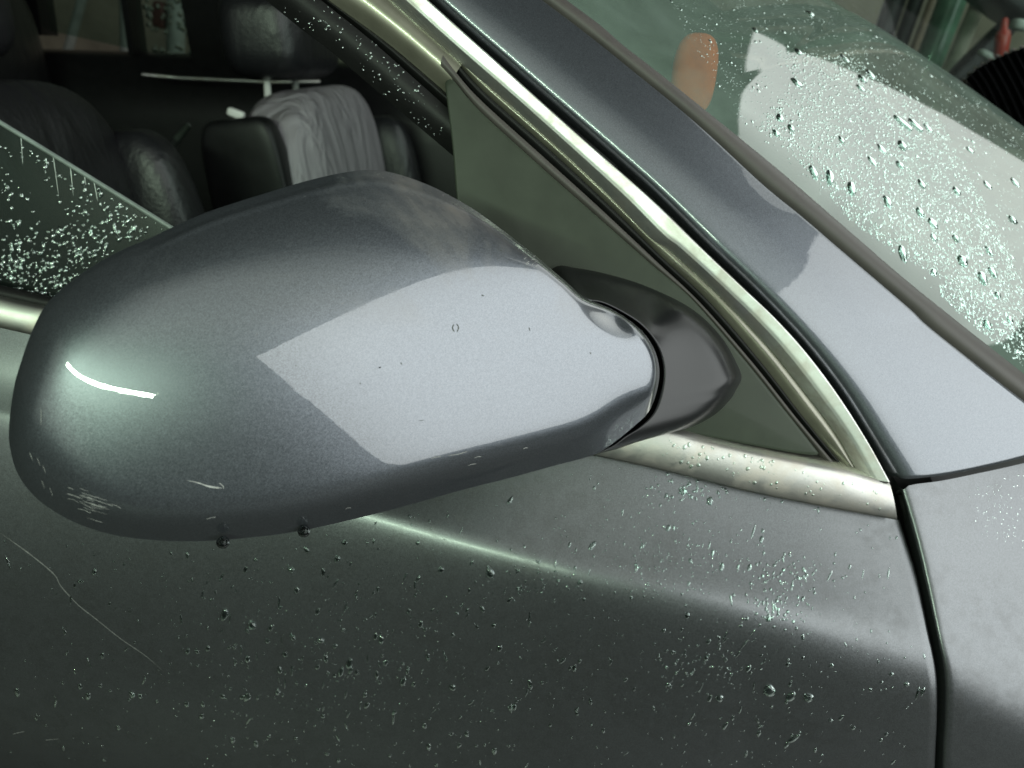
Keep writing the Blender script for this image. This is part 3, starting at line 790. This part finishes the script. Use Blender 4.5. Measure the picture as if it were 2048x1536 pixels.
spec += clump(1380, 985, 45, 14, 60, 1.2, 3.5) + clump(1330, 1120, 60, 40, 130, 1, 2.4) + clump(1570, 1140, 50, 18, 90, 1, 3) + clump(1560, 1215, 40, 22, 90, 1, 3.2) + clump(1400, 1330, 70, 25, 80, 1, 3.5) + clump(1070, 1160, 60, 25, 60, 1, 3)
drops('water_drops', 'door', spec, 'fine water drops speckling the dark door skin below the mirror')
drops('water_drops', 'fender', rnd([(1930, 985), (2048, 940), (2048, 1100), (1960, 1070)], 90, .7, 1.5, .8, 1.4, 1.5), 'tiny water specks on the front wing below the pillar seam', flat=.35)
# windscreen
wp = [(1330, 0), (1650, 0), (1915, 165), (2048, 262), (2048, 735), (1500, 275)]
wn = [(1330, 60), (1390, 96), (1500, 265)]
def wok(x, y):
    e = np.interp(x, *np.array(W_E).T)                 # seal line
    gap = e - y
    if x < 1500 and (x - 1310) * (260 - 50) - (y - 50) * (1500 - 1310) < 0: return .03
    return 0.05 if gap < (38 if x < 1880 else 10) + 14 * math.sin(x * .021) else 1
wl = [(1545, 100), (1700, 112), (1875, 228), (1965, 395), (2048, 560), (2048, 735), (1500, 275), (1588, 152)]
spec = rnd(wl, 6800, .9, 2.7, .7, 1.3, 1.4, wok) + rnd(wp, 3000, .7, 1.7, .7, 1.3, 1.5, wok) + rnd(wp, 150, 2.0, 3.6, .9, 1.8, 1.5, wok)
drops('water_drops', 'screen', spec, 'dense mist of small water drops on the windscreen glass', seg=7, rings=2, flat=.3)
WB = [(1597, 104, 7, 1.6), (1690, 117, 7, 1.7), (1740, 148, 8, 1.7), (1724, 158, 7, 1.6), (1593, 165, 8, 1.6), (1721, 176, 7, 1.5), (1560, 236, 8, 1.5), (1582, 256, 7, 1.4), (1552, 266, 7, 1.2), (1804, 245, 9, 2.0),
        (1830, 250, 9, 1.9), (1856, 256, 7, 1.6), (1804, 291, 9, 1.5), (1764, 298, 8, 1.5), (1745, 323, 8, 1.5), (1683, 280, 6, 1.5), (1627, 345, 8, 2.0), (1660, 354, 9, 1.8), (1703, 376, 9, 1.6), (1775, 404, 8, 1.9),
        (1840, 425, 8, 1.5), (1866, 446, 10, 1.2), (1800, 330, 7, 1.4), (1913, 382, 7, 1.6), (1843, 368, 7, 1.5), (1925, 522, 10, 1.4), (1868, 476, 7, 1.3), (1912, 478, 7, 1.3), (1965, 556, 10, 1.3), (1805, 507, 8, 2.2),
        (1868, 545, 7, 1.3), (1978, 503, 7, 1.4), (1985, 545, 8, 1.3), (1995, 590, 6, 1.3), (2020, 640, 7, 1.3), (1974, 650, 8, 1.2), (1940, 300, 7, 1.4), (1975, 370, 8, 1.4), (2030, 365, 8, 1.4), (2025, 440, 7, 1.4), (1510, 60, 6, 1.4), (1620, 28, 7, 1.3)]
NAMED = {9: 'long green water bead high on the white reflection of the windscreen', 10: 'long green water bead right beside another high on the windscreen', 17: 'large water bead on the windscreen close to the grey seal, upper one of two',
         18: 'large slanting water bead on the windscreen close to the grey seal, lower one of two', 24: 'biggest round water bead in the lower middle of the windscreen', 28: 'ring shaped water bead low on the windscreen above the bright trim end', 32: 'large water bead on the windscreen nearest the lower right corner of its white reflection'}
for i, (x, y, r, el) in enumerate(WB):
    if i in NAMED: bead('screen', x, y, r, el, NAMED[i], 'large water beads on the windscreen', .5)
drops('water_drops', 'screen', [q for i, q in enumerate(WB) if i not in NAMED], 'middle sized water beads running down the wet windscreen', 14, 4, .5)
# side window, run channel, belt trim, far window
sp = [(0, 258), (335, 460), (230, 500), (140, 575), (90, 610), (0, 590)]
sdn = lambda x, y: .15 + .7 * math.exp(-((x - 235) / 60) ** 2 - ((y - 430) / 45) ** 2) + .55 * (y > 500) + .3 * (y > 440)
drops('water_drops', 'side', rnd(sp, 560, 1.2, 4.2, .8, 1.8, 1.4, sdn), 'water drops on the half lowered side window', flat=.8, mat=M['glint'])
kp = [(600, 0), (655, 0), (760, 95), (892, 215), (896, 300), (790, 210), (665, 104), (560, 20)]
drops('water_drops', 'chan', rnd(kp, 110, 1.0, 3.0, .8, 1.3, 1.5), 'glinting water drops along the black window channel', flat=.9, mat=M['glint'])
drops('water_drops', 'belt', rnd([(1330, 880), (1420, 890), (1560, 925), (1560, 980), (1400, 940), (1320, 920)], 60, 1.2, 4.0, .8, 1.5, 1.5) + rnd([(1560, 925), (1760, 975), (1770, 1020), (1560, 980)], 25, 1, 2.5), 'water drops on the bright belt trim under the sail panel')
drops('water_drops', 'far', rnd([(275, 0), (375, 0), (385, 110), (310, 110)], 45, 3, 5.5, .9, 1.1) + rnd([(600, 60), (690, 130), (600, 130)], 14, 3, 5.5, .9, 1.1) , 'blurred water drops on the far side window', flat=.6)
# drops hanging from the lower rim of the mirror
def hanging(px, py, r, label):
    P = onCap(.042)(px, py); rw = r * (P - CAM).length / FPX; V = []; ns, nr = 16, 12
    for i in range(nr + 1):
        a = math.pi * i / nr; z = math.cos(a); q = math.sin(a) * (1 if z < 0 else 1 - .25 * z)
        for j in range(ns): t = 2 * math.pi * j / ns; V.append(Vector((q * math.cos(t), q * math.sin(t), z * 1.0)) * rw)
    o = mesh_obj('hanging_drop', V, grid_faces(nr + 1, ns, True), M['dark_drop']); o.location = P  # dark tint stands in for what the drops refract
    tag(o, label, 'water drop', 'drops hanging from the mirror')
hanging(446, 1084, 12, 'dark water drop hanging under the mirror rim, nearer its rounded tip')
hanging(608, 1062, 12, 'dark water drop hanging under the mirror rim, nearer the hinge')
# ------------------------------------------------------------------ scratches and scuffs
def marks(name, key, strokes, parent, mat):
    """thin slivers lying on the paint"""
    VV = []; FF = []
    for pts, w0, w1 in strokes:
        q = smooth(pts, max(6, int(len(pts) * 6))); base = len(VV); m = len(q); good = []
        for i, (x, y) in enumerate(q):
            t = q[min(i + 1, m - 1)] - q[max(i - 1, 0)]; t = t / (np.linalg.norm(t) + 1e-6)
            s = i / (m - 1); wd = (w0 + (w1 - w0) * s) * (min(1, s * 6 + .15) * min(1, (1 - s) * 6 + .15)) * random.uniform(.7, 1.2)
            a = hit(key, x - t[1] * wd, y + t[0] * wd); b = hit(key, x + t[1] * wd, y - t[0] * wd)
            if a is None or b is None: continue
            VV += [a[0] + a[1] * .00012, b[0] + b[1] * .00012]; good.append(len(VV) - 2)
        FF += [(u, u + 1, v + 1, v) for u, v in zip(good, good[1:])]
    if FF:
        o = mesh_obj(name, VV, FF, mat); o['kind'] = 'stuff'; o.parent = parent
        return o
st = [([(372, 960), (395, 965), (420, 973), (445, 976)], .5, 2.2), ([(438, 965), (446, 972), (447, 978)], 1, .8), ([(83, 818), (83, 850)], .7, .5)]
for _ in range(34):
    x, y = random.gauss(172, 26), random.gauss(1003, 9); y += (x - 172) * .30; L = random.uniform(10, 36)
    st.append(([(x, y), (x + L * .5, y + L * .14 + random.uniform(-2, 2)), (x + L, y + L * .34)], random.uniform(.25, .6), random.uniform(.2, .5)))
for x, y in ((60, 905), (75, 915), (84, 960), (100, 975), (86, 930)): st.append(([(x, y), (x + 6, y + 16)], .5, .4))
for x, y, L in ((862, 917, 20), (896, 911, 40), (948, 916, 14), (1046, 898, 10), (412, 1038, 20), (935, 931, 18), (690, 1018, 12)):
    st.append(([(x, y), (x + L * .5, y - 3), (x + L, y - L * .22)], .5, .6))
for _ in range(10):
    x, y = random.gauss(1060, 14), random.gauss(522, 6); st.append(([(x, y), (x + random.uniform(3, 9), y - random.uniform(0, 5))], .5, .6))
marks('scratches', 'cap', st, mirror, M['mark'])
st = [([(908, 648), (905, 656), (909, 664)], 1.1, 1.1), ([(913, 647), (917, 655), (914, 664)], 1.0, 1.0), ([(963, 590), (968, 592)], 1.4, 1.2), ([(801, 725), (804, 729)], 1.2, 1.0), ([(719, 766), (722, 768)], 1.2, 1),
      ([(1058, 655), (1060, 662)], .9, .7), ([(1180, 705), (1182, 708)], 1, .9), ([(838, 842), (848, 840)], .6, .5), ([(1000, 500), (1004, 503)], 1.1, .8), ([(590, 730), (593, 733)], 1, .9)]
marks('stain_specks', 'cap', st, mirror, mat_simple('grime', (.045, .05, .045), .6))
st = [([(0, 1065), (60, 1108), (108, 1148), (122, 1172), (157, 1210), (190, 1236), (240, 1276), (292, 1312), (330, 1345)], 1.3, .5),
      ([(25, 1468), (50, 1462)], .8, .6), ([(90, 1480), (120, 1477)], .8, .4)]
marks('scratches', 'door', st, door, mat_simple('faint_scuff', (.11, .11, .107), .5, var=.3, scale=600))
st = []
for xa in ((105, 300, 118, 395), (140, 324, 147, 392), (186, 352, 196, 404), (168, 345, 172, 370), (42, 268, 46, 330)):
    st.append(([(xa[0], xa[1]), ((xa[0] + xa[2]) / 2, (xa[1] + xa[3]) / 2), (xa[2], xa[3])], 1.0, .4))
marks('water_streaks', 'side', st, sideg, mat_simple('pale_streak', (.30, .34, .32), .3))
